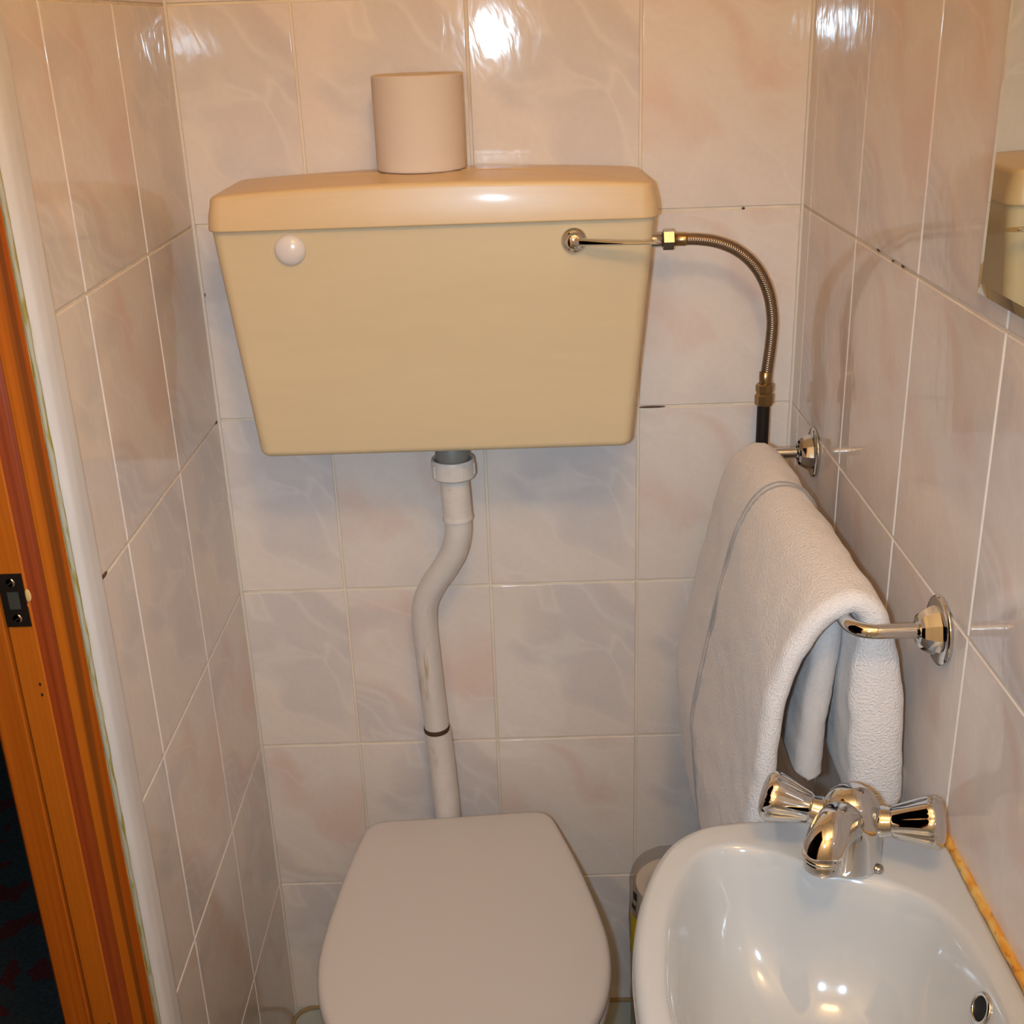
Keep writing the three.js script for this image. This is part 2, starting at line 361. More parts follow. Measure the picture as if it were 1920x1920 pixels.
// facing board with a groove near the hall side, then a sunk strip against the tiles
const jamb = [[-0.2505, jz - 0.02], [-0.1955, jz - 0.02], [-0.1955, jz + 0.012], [-0.197, jz + 0.0135], [-0.2185, jz + 0.0135], [-0.2198, jz + 0.0125], [-0.2205, jz + 0.008], [-0.2222, jz + 0.008], [-0.2230, jz + 0.0125], [-0.2243, jz + 0.0135], [-0.248, jz + 0.0135], [-0.2505, jz + 0.011]].reverse();
mesh('jamb', upright(jamb, 0, DOORH), M.pine, door);
const ovolo = [[-0.1955, jz - 0.02], [-0.1838, jz - 0.02], [-0.1838, jz + 0.002], [-0.187, jz + 0.003], [-0.191, jz + 0.0055], [-0.1938, jz + 0.0095], [-0.1955, jz + 0.0118]].reverse();
mesh('moulding', upright(ovolo, 0, DOORH), M.pineRed, door);
const strip = [[-0.1838, jz - 0.02], [-0.1600, jz - 0.02], [-0.1600, jz + 0.000], [-0.1615, jz + 0.0022], [-0.1825, jz + 0.0028], [-0.1838, jz + 0.002]].reverse();
mesh('inner_strip', upright(strip, 0, DOORH), M.pine, door);
mesh('bare_edge', box(-0.1600, -0.1578, 0, DOORH, jz - 0.02, jz + 0.0012), M.rawWood, door);
mesh('head', rbox(-0.2505, -0.1578, DOORH, DOORH + 0.03, jz - 0.02, DOOR1 + 0.02, 0.002), M.pine, door);
mesh('far_jamb', rbox(-0.2505, -0.1578, 0, DOORH, DOOR1, DOOR1 + 0.02, 0.002), M.pine, door);
// old filler and nail holes
for (const [x, y, sx, sy] of [[-0.1905, 1.0145, 0.003, 0.0062], [-0.1945, 1.024, 0.0016, 0.003], [-0.1935, 1.005, 0.0018, 0.0026]]) {
  const b = mesh('filler_patch', new THREE.SphereGeometry(1, 12, 8), M.rawWood, door); b.position.set(x - 0.0055, y, jz + 0.0132); b.scale.set(sx, sy, 0.0012);
}
for (const [x, y] of [[-0.2015, 0.925], [-0.2015, 0.914], [-0.2035, 0.52]]) { const b = mesh('nail_hole', new THREE.SphereGeometry(0.0013, 10, 6), M.black, door); b.position.set(x, y, jz + 0.0131); b.scale.y = 1.4; }

const plate = thing('strike_plate', 'dark metal latch plate with two screws on the pine door frame', 'latch plate', [-0.2085, 1.0105, jz + 0.0135]);
{
  const s = new THREE.Shape(); s.moveTo(-0.0105, -0.0255); s.lineTo(0.0105, -0.0255); s.lineTo(0.0105, 0.0255); s.lineTo(-0.0105, 0.0255); s.closePath();
  const h = new THREE.Path(); h.moveTo(-0.0055, -0.009); h.lineTo(0.0055, -0.009); h.lineTo(0.0055, 0.009); h.lineTo(-0.0055, 0.009); h.closePath(); s.holes.push(h);
  mesh('plate', new THREE.ExtrudeGeometry(s, { depth: 0.0014, bevelEnabled: true, bevelSize: 0.0003, bevelThickness: 0.0003, bevelSegments: 1 }), M.darkMetal, plate);
  mesh('keep_recess', box(-0.0055, 0.0055, -0.009, 0.009, 0.0001, 0.0006), M.latchRecess, plate);
  for (const y of [-0.0175, 0.0175]) {
    const sc = mesh('screw', turned([[0.0042, 0], [0.0042, 0.0006], [0.003, 0.0014], [0, 0.0017]], [0, y, 0.0014], [0, 0, 1], 20), M.chrome, plate);
    mesh('slot', box(-0.0032, 0.0032, -0.0005, 0.0005, 0, 0.0002).rotateZ(0.6).translate(0, y, 0.0031), M.black, sc);
  }
}
const trim = structure('trim_1', 'white painted rounded strip between the left tiles and the door frame');
const bead = [[XL - 0.004, 0.4945]];
for (let k = 0; k <= 12; k++) { const a = k / 12 * Math.PI * 0.62; bead.push([XL - 0.008 + 0.0125 * Math.cos(a * 0.9) + 0.002, 0.497 + 0.031 * Math.sin(a * 0.81)]); }
bead.push([XL - 0.0055, DOOR0 + 0.001], [XL - 0.0058, 0.4945]);
mesh('bead', upright(bead.reverse(), 0, H, 0.7), M.paint, trim);
mesh('caulk', tube([[XL - 0.0048, 0, DOOR0 + 0.0006], [XL - 0.0046, 0.6, DOOR0 + 0.001], [XL - 0.0050, 1.2, DOOR0 + 0.0006], [XL - 0.0048, DOORH, DOOR0 + 0.0008]], (t) => 0.0026 + 0.0009 * n3(t * 70, 1, 2), 200, 8), M.caulk, trim);

// ---------------------------------------------------------------- ceiling lamp
const lamp = thing('ceiling_lamp', 'round opal glass ceiling lamp above the doorway side of the toilet', 'lamp', [LAMP.pos[0], H, LAMP.pos[2]]);
mesh('ceiling_rose', turned([[0, -0.0005], [0.05, -0.0005], [0.05, -0.02], [0.03, -0.035], [0.02, -0.13], [0, -0.13]], [0, 0, 0], [0, 1, 0]), M.whitePlastic, lamp);
mesh('lamp_globe', new THREE.SphereGeometry(0.1, 32, 20).translate(0, LAMP.pos[1] - H, 0), M.opal, lamp);

// flash unit of the camera that takes the picture
const unit = thing('camera_flash', 'small camera flash held opposite the cistern', 'flash', FLASH.pos);
mesh('flash_window_lamp', rbox(-0.017, 0.017, -0.009, 0.009, -0.004, 0.004, 0.001), M.flashWindow, unit);
mesh('housing', rbox(-0.024, 0.024, -0.014, 0.014, 0.005, 0.03, 0.004), M.black, unit);

// ---------------------------------------------------------------- cistern
const CX = 0.153;
const cist = thing('toilet_cistern', 'champagne plastic toilet cistern with tapered body and overhanging lid on tiled wall', 'cistern', [CX, 1.0, 0]);
{
  const hxAt = (y) => lerp(0.2195, 0.2445, (y - 1.0) / 0.266), frontAt = (y) => lerp(0.157, 0.163, (y - 1.0) / 0.266);
  const ring = (y, ins, r) => { const f = frontAt(y) - ins, b = 0.006 + ins; return roundRect(hxAt(y) - ins, (f - b) / 2, Math.max(0.002, r - ins), CX, (f + b) / 2, y); };
  const rs = [];
  for (let k = 0; k <= 5; k++) { const a = k / 5 * Math.PI / 2; rs.push(ring(1.0 + 0.009 * (1 - Math.sin(a)), 0.009 * (1 - Math.cos(Math.PI / 2 - a)) , 0.013)); }
  rs.sort((p, q) => p[0][1] - q[0][1]);
  const body = [];
  for (let k = 0; k <= 6; k++) { const a = k / 6 * Math.PI / 2; body.push(ring(1.0 + 0.009 * (1 - Math.cos(a)), 0.009 * (1 - Math.sin(a)), 0.013)); }
  for (let k = 1; k <= 8; k++) body.push(ring(lerp(1.009, 1.2675, k / 8), 0, 0.013));
  mesh('body', local(loft(body), cist), M.champagne, cist);
  // lid: crowned top, rounded edges
  const lr = [], HX2 = 0.248, F = 0.1695, Bk = 0.003;
  const crown = (amt) => (x) => amt * 0.0085 * Math.pow(x / HX2, 2);
  const put = (y, ins, c) => lr.push(roundRect(HX2 - ins * 1.3, (F - Bk) / 2 - ins, Math.max(0.004, 0.019 - ins), CX, (F + Bk) / 2, y, 8, crown(c)));
  put(1.2672, 0.005, 0); put(1.2662, 0.0022, 0); put(1.2668, 0.0004, 0); put(1.2685, 0, 0); put(1.285, 0.0010, 0.3); put(1.300, 0.0030, 1); put(1.3055, 0.0038, 1);
  for (let k = 1; k <= 7; k++) { const a = k / 7 * Math.PI / 2; put(1.3055 + 0.0068 * Math.sin(a), 0.0038 + 0.0068 * (1 - Math.cos(a)), 1); }
  put(1.3134, 0.03, 1); put(1.3146, 0.055, 1); put(1.3153, 0.075, 1);
  mesh('lid', local(loft(lr), cist), M.champagneLid, cist);
  mesh('button_cap', local(turned([[0, -0.002], [0.0172, -0.002], [0.0175, 0.0005], [0.0165, 0.0035], [0.0135, 0.0065], [0.009, 0.0085], [0.004, 0.0095], [0, 0.0097]], [-0.0055, 1.2445, 0.1622], [0, -0.02, 1]), cist), M.whitePlastic, cist);
  const lev = mesh('lever', local(mergeGeometries([
    turned([[0, -0.003], [0.0142, -0.003], [0.0146, 0.001], [0.013, 0.0045], [0.0098, 0.0062], [0.0092, 0.0068], [0.0088, 0.0115], [0.007, 0.0135], [0, 0.014]], [0.3074, 1.2445, 0.1622], [0, 0, 1]),
  ]), cist), M.chrome, cist);
  const arm = [];
  for (let i = 0; i <= 24; i++) {
    const t = i / 24, x = lerp(0.3045, 0.3985, t), y = 1.2445 + 0.0012 * t, z = 0.1725 + 0.026 * Math.pow(t, 0.8), hh = lerp(0.0046, 0.0018, t), hz = 0.0035 + 0.0045 * Math.sin(Math.min(1, t * 1.05) * Math.PI * 0.75), e = i === 0 || i === 24 ? 0.35 : 1, ring2 = [];
    for (let k = 0; k < 14; k++) { const a = k / 14 * Math.PI * 2; ring2.push([x, y + Math.cos(a) * hh * e, z + Math.sin(a) * hz * e]); }
    arm.push(ring2.reverse());
  }
  mesh('lever_arm', local(loft(arm), cist), M.chrome, lev);
}

// toilet roll on the lid
const roll = thing('toilet_roll', 'peach pink toilet roll standing on the cistern lid', 'toilet roll', [0.1372, 1.3152, 0.0595]);
{
  const R = 0.0515, h = 0.1035, r = 0.021;
  const g = turned([[r, 0], [R - 0.002, 0], [R - 0.0004, 0.0008], [R, 0.003], [R, h - 0.003], [R - 0.0006, h - 0.0008], [R - 0.003, h], [r + 0.001, h], [r, h - 0.001], [r, 0]], [0, 0, 0], [0, 1, 0], 64);
  mesh('paper', g, M.paper, roll);
  mesh('core', turned([[r - 0.0008, 0.001], [r - 0.0001, 0.001], [r - 0.0001, h - 0.002], [r - 0.0012, h - 0.002], [r - 0.0012, 0.001]], [0, 0, 0], [0, 1, 0], 40), M.card, roll);
}

// ---------------------------------------------------------------- flush pipe
const flush = thing('flush_pipe', 'white plastic flush pipe with an offset bend between cistern and toilet pan', 'pipe', [0.12, 0.33, 0.05]);
{
  const L = (g) => local(g, flush);
  mesh('threaded_outlet', L(turned([[0, 0], [0.0215, 0], [0.0215, 0.004], [0.0205, 0.006], [0.0215, 0.008], [0.0205, 0.010], [0.0215, 0.012], [0.0205, 0.014], [0.0215, 0.016], [0.0205, 0.018], [0.0215, 0.020], [0.0215, 0.054], [0, 0.054]], [0.156, 0.946, 0.085], [0, 1, 0])), M.greyPlastic, flush);
  const nut = turned([[0.018, -0.014], [0.0262, -0.014], [0.0272, -0.012], [0.0272, 0.008], [0.0264, 0.0105], [0.0243, 0.0105], [0.0235, 0.008], [0.0228, -0.004], [0.018, -0.006]], [0.156, 0.958, 0.085], [0, 1, 0]);
  mesh('coupling_nut', L(nut), M.pvc, flush);
  for (let k = 0; k < 8; k++) { const a = k / 8 * Math.PI * 2 + 0.2; mesh('nut_rib', L(rbox(-0.0018, 0.0018, -0.009, 0.006, -0.0012, 0.0012, 0.0006).rotateY(-a + Math.PI / 2).translate(0.156 + Math.cos(a) * 0.0274, 0.957, 0.085 + Math.sin(a) * 0.0274)), M.pvc, flush); }
  mesh('socket', L(tube([[0.1562, 0.943, 0.085], [0.1575, 0.915, 0.085], [0.1585, 0.886, 0.085]], (t) => 0.0186 + (t > 0.93 ? 0.0009 : 0), 24, 28)), M.pvc, flush);
  mesh('offset_bend', L(tube([[0.1585, 0.889, 0.085], [0.158, 0.868, 0.084], [0.1515, 0.840, 0.079], [0.1375, 0.812, 0.072], [0.1195, 0.783, 0.064], [0.1075, 0.755, 0.058], [0.1040, 0.722, 0.054], [0.1050, 0.690, 0.052], [0.1065, 0.652, 0.051], [0.1095, 0.590, 0.050], [0.1112, 0.553, 0.050]], 0.0172, 90, 28)), M.pvc, flush);
  mesh('rubber_ring', L(turned([[0.0168, -0.004], [0.0176, -0.004], [0.0184, -0.001], [0.0180, 0.003], [0.0168, 0.0035]], [0.1110, 0.5545, 0.05], [-0.06, 1, 0])), M.rubber, flush);
  mesh('lower_pipe', L(tube([[0.1118, 0.551, 0.050], [0.1140, 0.515, 0.050], [0.1165, 0.46, 0.050], [0.1185, 0.41, 0.051], [0.120, 0.370, 0.053], [0.1215, 0.350, 0.062], [0.1225, 0.343, 0.078]], 0.0192, 60, 28)), M.pvc, flush);
}

// ---------------------------------------------------------------- toilet
const wc = thing('toilet', 'toilet pan with closed matt beige lid and seat below the cistern', 'toilet', [0.1525, 0, 0.33]);
wc.rotation.y = 0.062;
{
  const half = [[0.0, -0.264], [0.06, -0.264], [0.110, -0.2635], [0.124, -0.259], [0.1325, -0.248], [0.142, -0.215], [0.156, -0.155], [0.168, -0.09], [0.1765, -0.03], [0.179, 0.01], [0.1755, 0.055], [0.165, 0.097], [0.147, 0.133], [0.119, 0.165], [0.083, 0.188], [0.042, 0.201], [0, 0.205]];
  const pts = [...half, ...half.slice(1, -1).reverse().map(([x, z]) => [-x, z])];
  const c0 = [0, -0.03], pol = outline(pts, c0, 176);
  const R = (y, ins, k = 1, dz = 0) => ringOf(pol, [c0[0], c0[1] + dz], y, (r) => Math.max(0.0005, r * k - ins));
  const dome = [R(0.4025, 0.006), R(0.4022, 0.0025), R(0.404, 0.0004), R(0.408, 0), R(0.4125, 0.0006), R(0.4165, 0.0026), R(0.4188, 0.0062), R(0.4200, 0.012), R(0.4212, 0.03), R(0.4225, 0.07), R(0.4232, 0.11)];
  mesh('lid', loft(dome), M.seat, wc);
  const seat = [R(0.3815, 0.006), R(0.3825, 0.002), R(0.387, 0.001), R(0.396, 0.002), R(0.4005, 0.006), R(0.4012, 0.015)];
  mesh('seat', loft(seat), M.seat, wc);
  const pan = [];
  for (const [y, k, dz] of [[0, 0.60, -0.06], [0.012, 0.60, -0.06], [0.03, 0.565, -0.06], [0.12, 0.53, -0.06], [0.2, 0.60, -0.05], [0.26, 0.74, -0.03], [0.31, 0.86, -0.015], [0.345, 0.93, -0.004], [0.362, 0.958, 0], [0.374, 0.962, 0], [0.379, 0.955, 0], [0.3805, 0.93, 0]]) pan.push(R(y, 0, k, dz));
  mesh('pan', loft(pan), M.ceramic, wc);
}

// ---------------------------------------------------------------- braided hose and supply pipe
const hose = thing('braided_hose', 'braided steel hose curving from the cistern to a dark pipe', 'hose', [0.544, 0, 0.07]);
{
  const L = (g) => local(g, hose);
  const hex = (r, x0, x1, y) => { const g = new THREE.CylinderGeometry(r, r, x1 - x0, 6); g.rotateZ(Math.PI / 2).rotateX(0.1); return toCreasedNormals(g.translate((x0 + x1) / 2, y, 0.07), 0.4); };
  mesh('inlet_thread', L(turned([[0, 0], [0.0085, 0], [0.0085, 0.022], [0, 0.022]], [0.394, 1.2265, 0.07], [1, 0, 0])), M.dullChrome, hose);
  mesh('union_nut', L(hex(0.0125, 0.4165, 0.4285, 1.2265)), M.dullChrome, hose);
  mesh('ferrule', L(turned([[0, 0], [0.0078, 0], [0.0078, 0.014], [0.0072, 0.0155], [0, 0.0155]], [0.4285, 1.2265, 0.07], [1, -0.03, 0])), M.brass, hose);
  mesh('braided_sleeve', L(tube([[0.443, 1.2262, 0.07], [0.457, 1.2255, 0.07], [0.480, 1.2215, 0.07], [0.505, 1.2105, 0.07], [0.527, 1.1905, 0.07], [0.5425, 1.1615, 0.07], [0.5495, 1.128, 0.07], [0.5492, 1.10, 0.07], [0.5465, 1.068, 0.07], [0.5452, 1.050, 0.07]], 0.0069, 110, 16)), M.braid, hose);
  const brassUp = (p) => turned(p, [0.5445, 0, 0.07], [0, 1, 0], 8);
  mesh('lower_ferrule', L(turned([[0, 1.044], [0.0078, 1.044], [0.0078, 1.062], [0, 1.062]], [0.5448, 0, 0.07], [0, 1, 0], 20)), M.brass, hose);
  mesh('compression_nut', L(toCreasedNormals(brassUp([[0, 1.020], [0.0105, 1.020], [0.0118, 1.022], [0.0118, 1.033], [0.0100, 1.0345], [0.0100, 1.037], [0.0112, 1.038], [0.0112, 1.046], [0.009, 1.0475], [0, 1.0475]]), 0.5)), M.brass, hose);
  mesh('supply_pipe', L(turned([[0, 0], [0.0078, 0], [0.0078, 1.021], [0, 1.021]], [0.5442, 0, 0.07], [0, 1, 0], 24)), M.darkMetal, hose);
}

// ---------------------------------------------------------------- towel rail
const RY = 0.978, RX = 0.5195, RZ0 = 0.132, RZ1 = 0.589;
const rail = thing('towel_rail', 'chrome towel rail with round rosettes on the tiled right wall', 'towel rail', [XR, RY, RZ0]);
{
  const L = (g) => local(g, rail), pts = [[XR - 0.003, RY, RZ0], [RX + 0.03, RY, RZ0]];
  for (let k = 0; k <= 8; k++) { const a = k / 8 * Math.PI / 2; pts.push([RX + 0.022 - 0.022 * Math.sin(a), RY, RZ0 + 0.022 - 0.022 * Math.cos(a)]); }
  pts.push([RX, RY, 0.25], [RX, RY, 0.36], [RX, RY, 0.47]);
  for (let k = 0; k <= 8; k++) { const a = k / 8 * Math.PI / 2; pts.push([RX + 0.022 - 0.022 * Math.cos(a), RY, RZ1 - 0.022 + 0.022 * Math.sin(a)]); }
  pts.push([RX + 0.03, RY, RZ1], [XR - 0.003, RY, RZ1]);
  mesh('bar', L(tube(pts, 0.0066, 220, 20)), M.chrome, rail);
  for (const z of [RZ0, RZ1]) {
    const ros = mesh('rosette', L(turned([[0, 0.0005], [0.0295, 0.0005], [0.0305, 0.002], [0.0300, 0.0038], [0.0275, 0.0048], [0.0225, 0.0056], [0, 0.006]], [XR, RY, z], [-1, 0, 0], 48)), M.chrome, rail);
    mesh('boss', L(toCreasedNormals(turned([[0.0215, 0.0052], [0.0205, 0.010], [0.0155, 0.0185], [0.0125, 0.0205], [0.0085, 0.021], [0.0066, 0.0225]], [XR, RY, z], [-1, 0, 0], 10), 0.35)), M.chrome, ros);
  }
}

// ---------------------------------------------------------------- towel
const towel = thing('hand_towel', 'thick white terry towel folded over the chrome towel rail', 'towel', [RX, RY, 0.36]);
function cloth(sectionAt, zAt, ns, nz, lump) { // sectionAt(s,q) -> [x,y], a closed loop in s; q runs along the rail
  const rings = [];
  for (let j = -7; j <= nz + 7; j++) {
    const q = clamp(j / nz), end = j < 0 ? -j : j > nz ? j - nz : 0, ring = [];
    let sec = []; for (let i = 0; i < ns; i++) sec.push(sectionAt(i / ns, q));
    if (end) { // round the hem: draw the loop in towards its middle line
      const k = Math.sin(end / 7 * Math.PI / 2), th = Math.cos(end / 7 * Math.PI / 2) * 0.999 + 0.001;
      const half = ns / 2, s2 = sec.map((p, i) => { const o = sec[(ns - i) % ns]; const m = [(p[0] + o[0]) / 2, (p[1] + o[1]) / 2]; return [lerp(m[0], p[0], th), lerp(m[1], p[1], th)]; });
      sec = s2;
    }
    for (let i = 0; i < ns; i++) {
      const z = zAt(i / ns, q, sec[i]) + (end ? (j < 0 ? -1 : 1) * 0.013 * Math.sin(end / 7 * Math.PI / 2) : 0);
      const d = lump * (fbm(sec[i][0] * 45, sec[i][1] * 30, z * 30, 3));
      ring.push([sec[i][0] + d, sec[i][1] + d * 0.4, z]);
    }
    rings.push(ring.reverse());
  }
  return loft(rings, { capStart: false, capEnd: false });
}
// open middle line [[x,y]...] with thickness -> closed loop
function thickLine(pts, th, n = 120) {
  const c = new THREE.CatmullRomCurve3(pts.map(([x, y]) => new THREE.Vector3(x, y, 0)), false, 'centripetal');
  return (s) => { const out = s < 0.5, t = out ? s * 2 : (1 - s) * 2; const tt = clamp(t, 0.0005, 0.9995), p = c.getPointAt(tt), d = c.getTangentAt(tt); const endR = Math.sqrt(clamp(Math.min(tt, 1 - tt) / 0.012, 0.02, 1)); const k = (typeof th === 'function' ? th(tt) : th) * endR * (out ? 1 : -1); return [p.x - d.y * k, p.y + d.x * k]; };
}
{
  // outer layer: front fall bellies out to the room, back fall hangs by the wall
  const far = thickLine([[0.496, 0.445], [0.478, 0.495], [0.458, 0.56], [0.4465, 0.64], [0.441, 0.70], [0.4535, 0.79], [0.4715, 0.88], [0.489, 0.955], [0.505, 0.984], [0.522, 0.992], [0.540, 0.983], [0.553, 0.955], [0.566, 0.88], [0.573, 0.80], [0.575, 0.755]], (t) => 0.0095 + 0.0035 * sstep(0.55, 0.2, t));
  const near = thickLine([[0.470, 0.455], [0.462, 0.50], [0.455, 0.56], [0.450, 0.64], [0.4515, 0.72], [0.4575, 0.80], [0.463, 0.88], [0.478, 0.942], [0.505, 0.983], [0.527, 0.9925], [0.542, 0.984], [0.549, 0.955], [0.5545, 0.90], [0.5595, 0.83], [0.5625, 0.775]], (t) => 0.011 + 0.003 * sstep(0.5, 0.25, t) + 0.014 * sstep(0.70, 0.86, t));
  const sec = (s, q) => { const a = far(s), b = near(s), k = sstep(0, 1, q); return [lerp(a[0], b[0], k), lerp(a[1], b[1], k)]; };
  const zAt = (s, q, p) => { const low = clamp((0.98 - p[1]) / 0.5), front = p[0] < 0.52 ? 1 : 0; const z0 = 0.160 + front * (0.034 * sstep(0.706, 0.688, p[1]) + 0.06 * sstep(0.72, 1, low)), z1 = 0.556 + (front ? -0.004 : 0.012) * low; return lerp(z0, z1, q); };
  mesh('outer_fold', local(cloth(sec, zAt, 220, 70, 0.0042), towel), M.towel, towel);
  // inner fold between the two falls
  const inB = thickLine([[0.521, 0.962], [0.519, 0.93], [0.514, 0.87], [0.5105, 0.82], [0.509, 0.785]], 0.0125);
  mesh('inner_fold', local(cloth((s) => inB(s), (s, q) => lerp(0.20, 0.515, q), 120, 50, 0.0035), towel), M.towel, towel);
  // woven border: two raised lines running over the towel
  for (const q of [0.325, 0.352]) {
    const line = [];
    for (let i = 6; i <= 104; i++) { const s = i / 220, p = sec(s, q), p2 = sec(s + 0.002, q), dx = p2[0] - p[0], dy = p2[1] - p[1], l = Math.hypot(dx, dy) || 1; line.push([p[0] - dy / l * 0.0003, p[1] + dx / l * 0.0003, zAt(s, q, p)]); }
    mesh('woven_border', local(tube(line, 0.0013, 140, 8), towel), M.towel, towel);
  }
}

// ---------------------------------------------------------------- basin
const basin = thing('wash_basin', 'small white ceramic wash basin fixed to the right wall', 'basin', [XR, 0.66, 0.83]);
const BY = 0.815;
{
  const cc = [0.455, 0.83];
  const oh = [[0.3126, 0.83], [0.3137, 0.795], [0.318, 0.760], [0.329, 0.714], [0.346, 0.672], [0.366, 0.644], [0.392, 0.6275], [0.421, 0.622], [0.46, 0.621], [0.52, 0.621], [0.575, 0.6215], [0.5925, 0.6235], [0.5945, 0.635], [0.5945, 0.72], [0.5945, 0.83]];
  const ih = [[0.338, 0.83], [0.341, 0.79], [0.352, 0.733], [0.366, 0.697], [0.385, 0.670], [0.410, 0.660], [0.440, 0.6690], [0.474, 0.6930], [0.511, 0.7055], [0.540, 0.7226], [0.559, 0.7460], [0.569, 0.79], [0.572, 0.83]];
  const full = (h) => [...h, ...h.slice(1, -1).reverse().map(([x, z]) => [x, 1.66 - z])];
  const po = outline(full(oh), cc, 200), pi = outline(full(ih), cc, 200);
  const rings = [];
  const O = (y, k, ins = 0) => rings.push(ringOf(po, cc, y, (r) => r * k - ins).map(([x, yy, z]) => [k < 1 ? Math.min(0.5945, x + (1 - k) * 0.10) : x, yy, z]));
  O(0.655, 0.30); O(0.657, 0.42); O(0.67, 0.55); O(0.70, 0.74); O(0.735, 0.88); O(0.77, 0.965); O(0.79, 0.993); O(0.80, 1.0); O(0.807, 1, 0.0004); O(0.8115, 1, 0.0024); O(0.8142, 1, 0.0062); O(BY, 1, 0.0105);
  const I = (y, f) => rings.push(ringOf(pi, cc, y, f));
  I(BY, (r) => r + 0.0075); I(BY - 0.0009, (r) => r + 0.0035); I(BY - 0.0038, (r) => r); I(BY - 0.0095, (r) => r - 0.0036);
  const B = (y, k) => rings.push(pi.map(([a, r]) => { const q = (r - 0.0036) * k; return [lerp(cc[0], cc[0] - 0.005, 1 - k) + Math.cos(a) * q, y, cc[1] + Math.sin(a) * q]; }).reverse());
  B(0.790, 0.955); B(0.770, 0.905); B(0.748, 0.835); B(0.728, 0.73); B(0.714, 0.58); B(0.706, 0.40); B(0.702, 0.22); B(0.700, 0.11);
  mesh('bowl', local(loft(rings), basin), M.ceramic, basin);
  mesh('waste', local(turned([[0, 0], [0.020, 0], [0.0215, 0.0015], [0.0215, 0.0022], [0.015, 0.0005], [0, 0.0004]], [0.45, 0.7005, 0.83], [0, 1, 0]), basin), M.chrome, basin);
  const on = [-0.93, 0.37, 0];
  const ov = mesh('overflow_ring', local(turned([[0.0085, -0.004], [0.0085, 0.0006], [0.0098, 0.0016], [0.0118, 0.0012], [0.0125, -0.0004], [0.012, -0.004]], [0.5632, 0.7950, 0.826], on), basin), M.chrome, basin);
  mesh('overflow_hole', local(turned([[0, -0.0015], [0.0088, -0.0015], [0.0088, -0.0008], [0, -0.0008]], [0.5632, 0.7950, 0.826], on), basin), M.black, ov);
  mesh('sealant', local(tube([[0.5935, BY + 0.0005, 0.628], [0.5930, BY + 0.0015, 0.70], [0.5932, BY + 0.001, 0.83], [0.5935, BY + 0.0005, 1.03]], (t) => 0.0042 + 0.0016 * n3(t * 26, 4, 1), 160, 10), basin), M.silicone, basin);
}

// ---------------------------------------------------------------- mixer tap
const tap = thing('mixer_tap', 'chrome mixer tap with two fluted handles on the basin corner', 'tap', [0.503, BY, 0.680]);
{
  const L = (g) => local(g, tap), P = tap.position;
  mesh('body', L(turned([[0, 0.0005], [0.0265, 0.0005], [0.0272, 0.003], [0.0268, 0.010], [0.0262, 0.022], [0.0258, 0.034], [0.0250, 0.044], [0.0228, 0.053], [0.0190, 0.0605], [0.0138, 0.066], [0.0075, 0.069], [0, 0.070]], [P.x, P.y, P.z], [0, 1, 0], 56)), M.chrome, tap);
  const sd = [-0.60, 0.80]; // swivelled spout direction in x,z
  const sp = (d, y) => [P.x + sd[0] * d, BY + y, P.z + sd[1] * d];
  mesh('spout', L(tube([sp(-0.004, 0.034), sp(0.012, 0.045), sp(0.030, 0.0515), sp(0.0445, 0.0505), sp(0.0525, 0.0445), sp(0.0545, 0.036)], (t) => lerp(0.0185, 0.0168, sstep(0, 0.8, t)), 60, 30)), M.chrome, tap);
  mesh('aerator', L(turned([[0, 0], [0.0150, 0], [0.0160, 0.001], [0.0160, 0.0075], [0.0148, 0.0082], [0.0148, 0.0096], [0.0166, 0.010], [0.0166, 0.014], [0, 0.014]], sp(0.0545, 0.0285), [0, 1, 0], 40)), M.chrome, tap);
  mesh('chain_eye', L(turned([[0, 0], [0.0032, 0.0004], [0.0042, 0.003], [0.0032, 0.0056], [0, 0.006]], [P.x + 0.021, BY, P.z + 0.018], [0, 1, 0], 16)), M.dullChrome, tap);
  for (const s of [-1, 1]) {
    const ax = [0.945 * s, 0.20, 0.325 * s], from = [P.x + ax[0] * 0.016, BY + 0.040, P.z + ax[2] * 0.016];
    mesh('arm', L(turned([[0, 0], [0.0135, 0], [0.0130, 0.010], [0.0118, 0.016], [0.0118, 0.020], [0, 0.020]], from, ax, 32)), M.chrome, tap);
    const seg = 64, prof = [[0.0118, 0.0165], [0.0135, 0.0185], [0.0165, 0.029], [0.0195, 0.039], [0.0213, 0.0455], [0.0215, 0.0495], [0.0196, 0.0535], [0.0150, 0.0565], [0.0080, 0.0578], [0, 0.0582]];
    const g = new THREE.LatheGeometry(prof.map(([r, h]) => new THREE.Vector2(Math.max(r, 1e-5), h)), seg);
    const p = g.attributes.position;
    for (let i = 0; i < p.count; i++) { const x = p.getX(i), y = p.getY(i), z = p.getZ(i), a = Math.atan2(z, x), w = sstep(0.017, 0.03, y) * sstep(0.0575, 0.048, y), f = Math.abs(Math.cos(a * 4)); const k = 1 - 0.085 * w * (1 - Math.pow(f, 0.8)); p.setXYZ(i, x * k, y, z * k); }
    g.computeVertexNormals();
    g.applyQuaternion(new THREE.Quaternion().setFromUnitVectors(new THREE.Vector3(0, 1, 0), new THREE.Vector3(...ax).normalize())).translate(...from);
    mesh('handle', L(g), M.chrome, tap);
  }
}

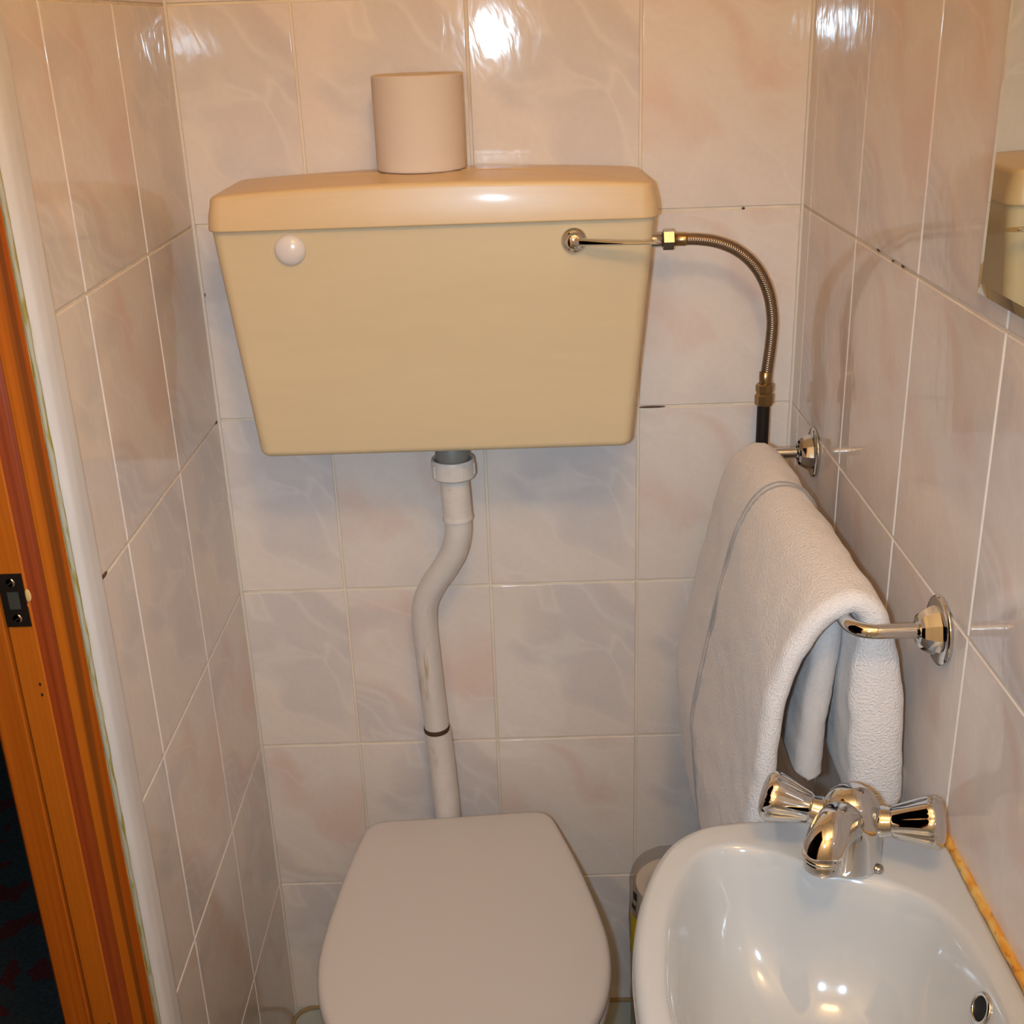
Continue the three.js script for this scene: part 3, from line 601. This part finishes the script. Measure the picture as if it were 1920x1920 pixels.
// ---------------------------------------------------------------- mirror
const mir = thing('wall_mirror', 'frameless mirror with a slanted glass edge on the right wall above the basin', 'mirror', [XR, 1.268, 0.80]);
{
  const z0 = 0.595, z1 = 1.015, y0 = 1.268, y1 = 1.78, xb = XR - 0.0008, xf = XR - 0.0062, b = 0.0085;
  mesh('glass_edge', local(box(xf + 0.0014, xb, y0, y1, z0, z1), mir), M.glassEdge, mir);
  const q = (ins, x, z, y) => 0;
  const pos = [], idx = [];
  for (const [ins, x] of [[0, xf + 0.0013], [b, xf]]) for (const [sz, sy] of [[0, 0], [1, 0], [1, 1], [0, 1]]) pos.push(x, sy ? y1 - ins : y0 + ins, sz ? z1 - ins : z0 + ins);
  for (let k = 0; k < 4; k++) { const a = k, c = (k + 1) % 4; idx.push(a, c, a + 4, c, c + 4, a + 4); }
  idx.push(4, 5, 6, 4, 6, 7);
  let g = new THREE.BufferGeometry(); g.setAttribute('position', new THREE.Float32BufferAttribute(pos, 3)); g.setIndex(idx); g = g.toNonIndexed(); g.computeVertexNormals();
  g.setAttribute('uv', new THREE.Float32BufferAttribute(new Float32Array(g.attributes.position.count * 2), 2));
  mesh('silvered_glass', local(g, mir), M.mirror, mir);
}

// ---------------------------------------------------------------- packet behind the basin
const pack = thing('plastic_packet', 'clear plastic packet with dark and yellow print on the floor behind the basin', 'packet', [0.432, 0, 0.185]);
{
  for (let k = 0; k < 3; k++) mesh('packed_roll', turned([[0.02, 0], [0.052, 0], [0.0535, 0.002], [0.0535, 0.124], [0.052, 0.126], [0.02, 0.126], [0.02, 0]], [0, 0.004 + k * 0.128, 0], [0, 1, 0], 36), M.paper, pack);
  const rings = [];
  for (let i = 0; i <= 40; i++) {
    const t = i / 40, y = 0.0015 + t * 0.400, ring = [];
    const e = Math.min(1, Math.sqrt(Math.min(t, 1 - t) / 0.05 + 0.02));
    for (let k = 0; k < 48; k++) { const a = k / 48 * Math.PI * 2, r = (0.0585 + 0.004 * fbm(Math.cos(a) * 3, t * 9, Math.sin(a) * 3, 3) + 0.0035 * sstep(0.5, 0.8, t)) * lerp(0.94, 1, e); ring.push([Math.cos(a) * r, y, Math.sin(a) * r]); }
    rings.push(ring.reverse());
  }
  mesh('film', loft(rings), M.film, pack);
  const patch = (a0, a1, y0, y1, m) => {
    const g = new THREE.CylinderGeometry(0.0625, 0.0625, y1 - y0, 10, 1, true, a0, a1 - a0).translate(0, (y0 + y1) / 2, 0);
    mesh('print', g, m, pack).material.side = THREE.DoubleSide;
  };
  const A = (deg) => deg * Math.PI / 180;
  patch(A(-78), A(-40), 0.285, 0.350, M.inkYellow);
  patch(A(-74), A(-64), 0.362, 0.370, M.inkDark);
  patch(A(-70), A(-61), 0.379, 0.392, M.inkDark);
}

shade(scene);
renderer.render(scene, camera);
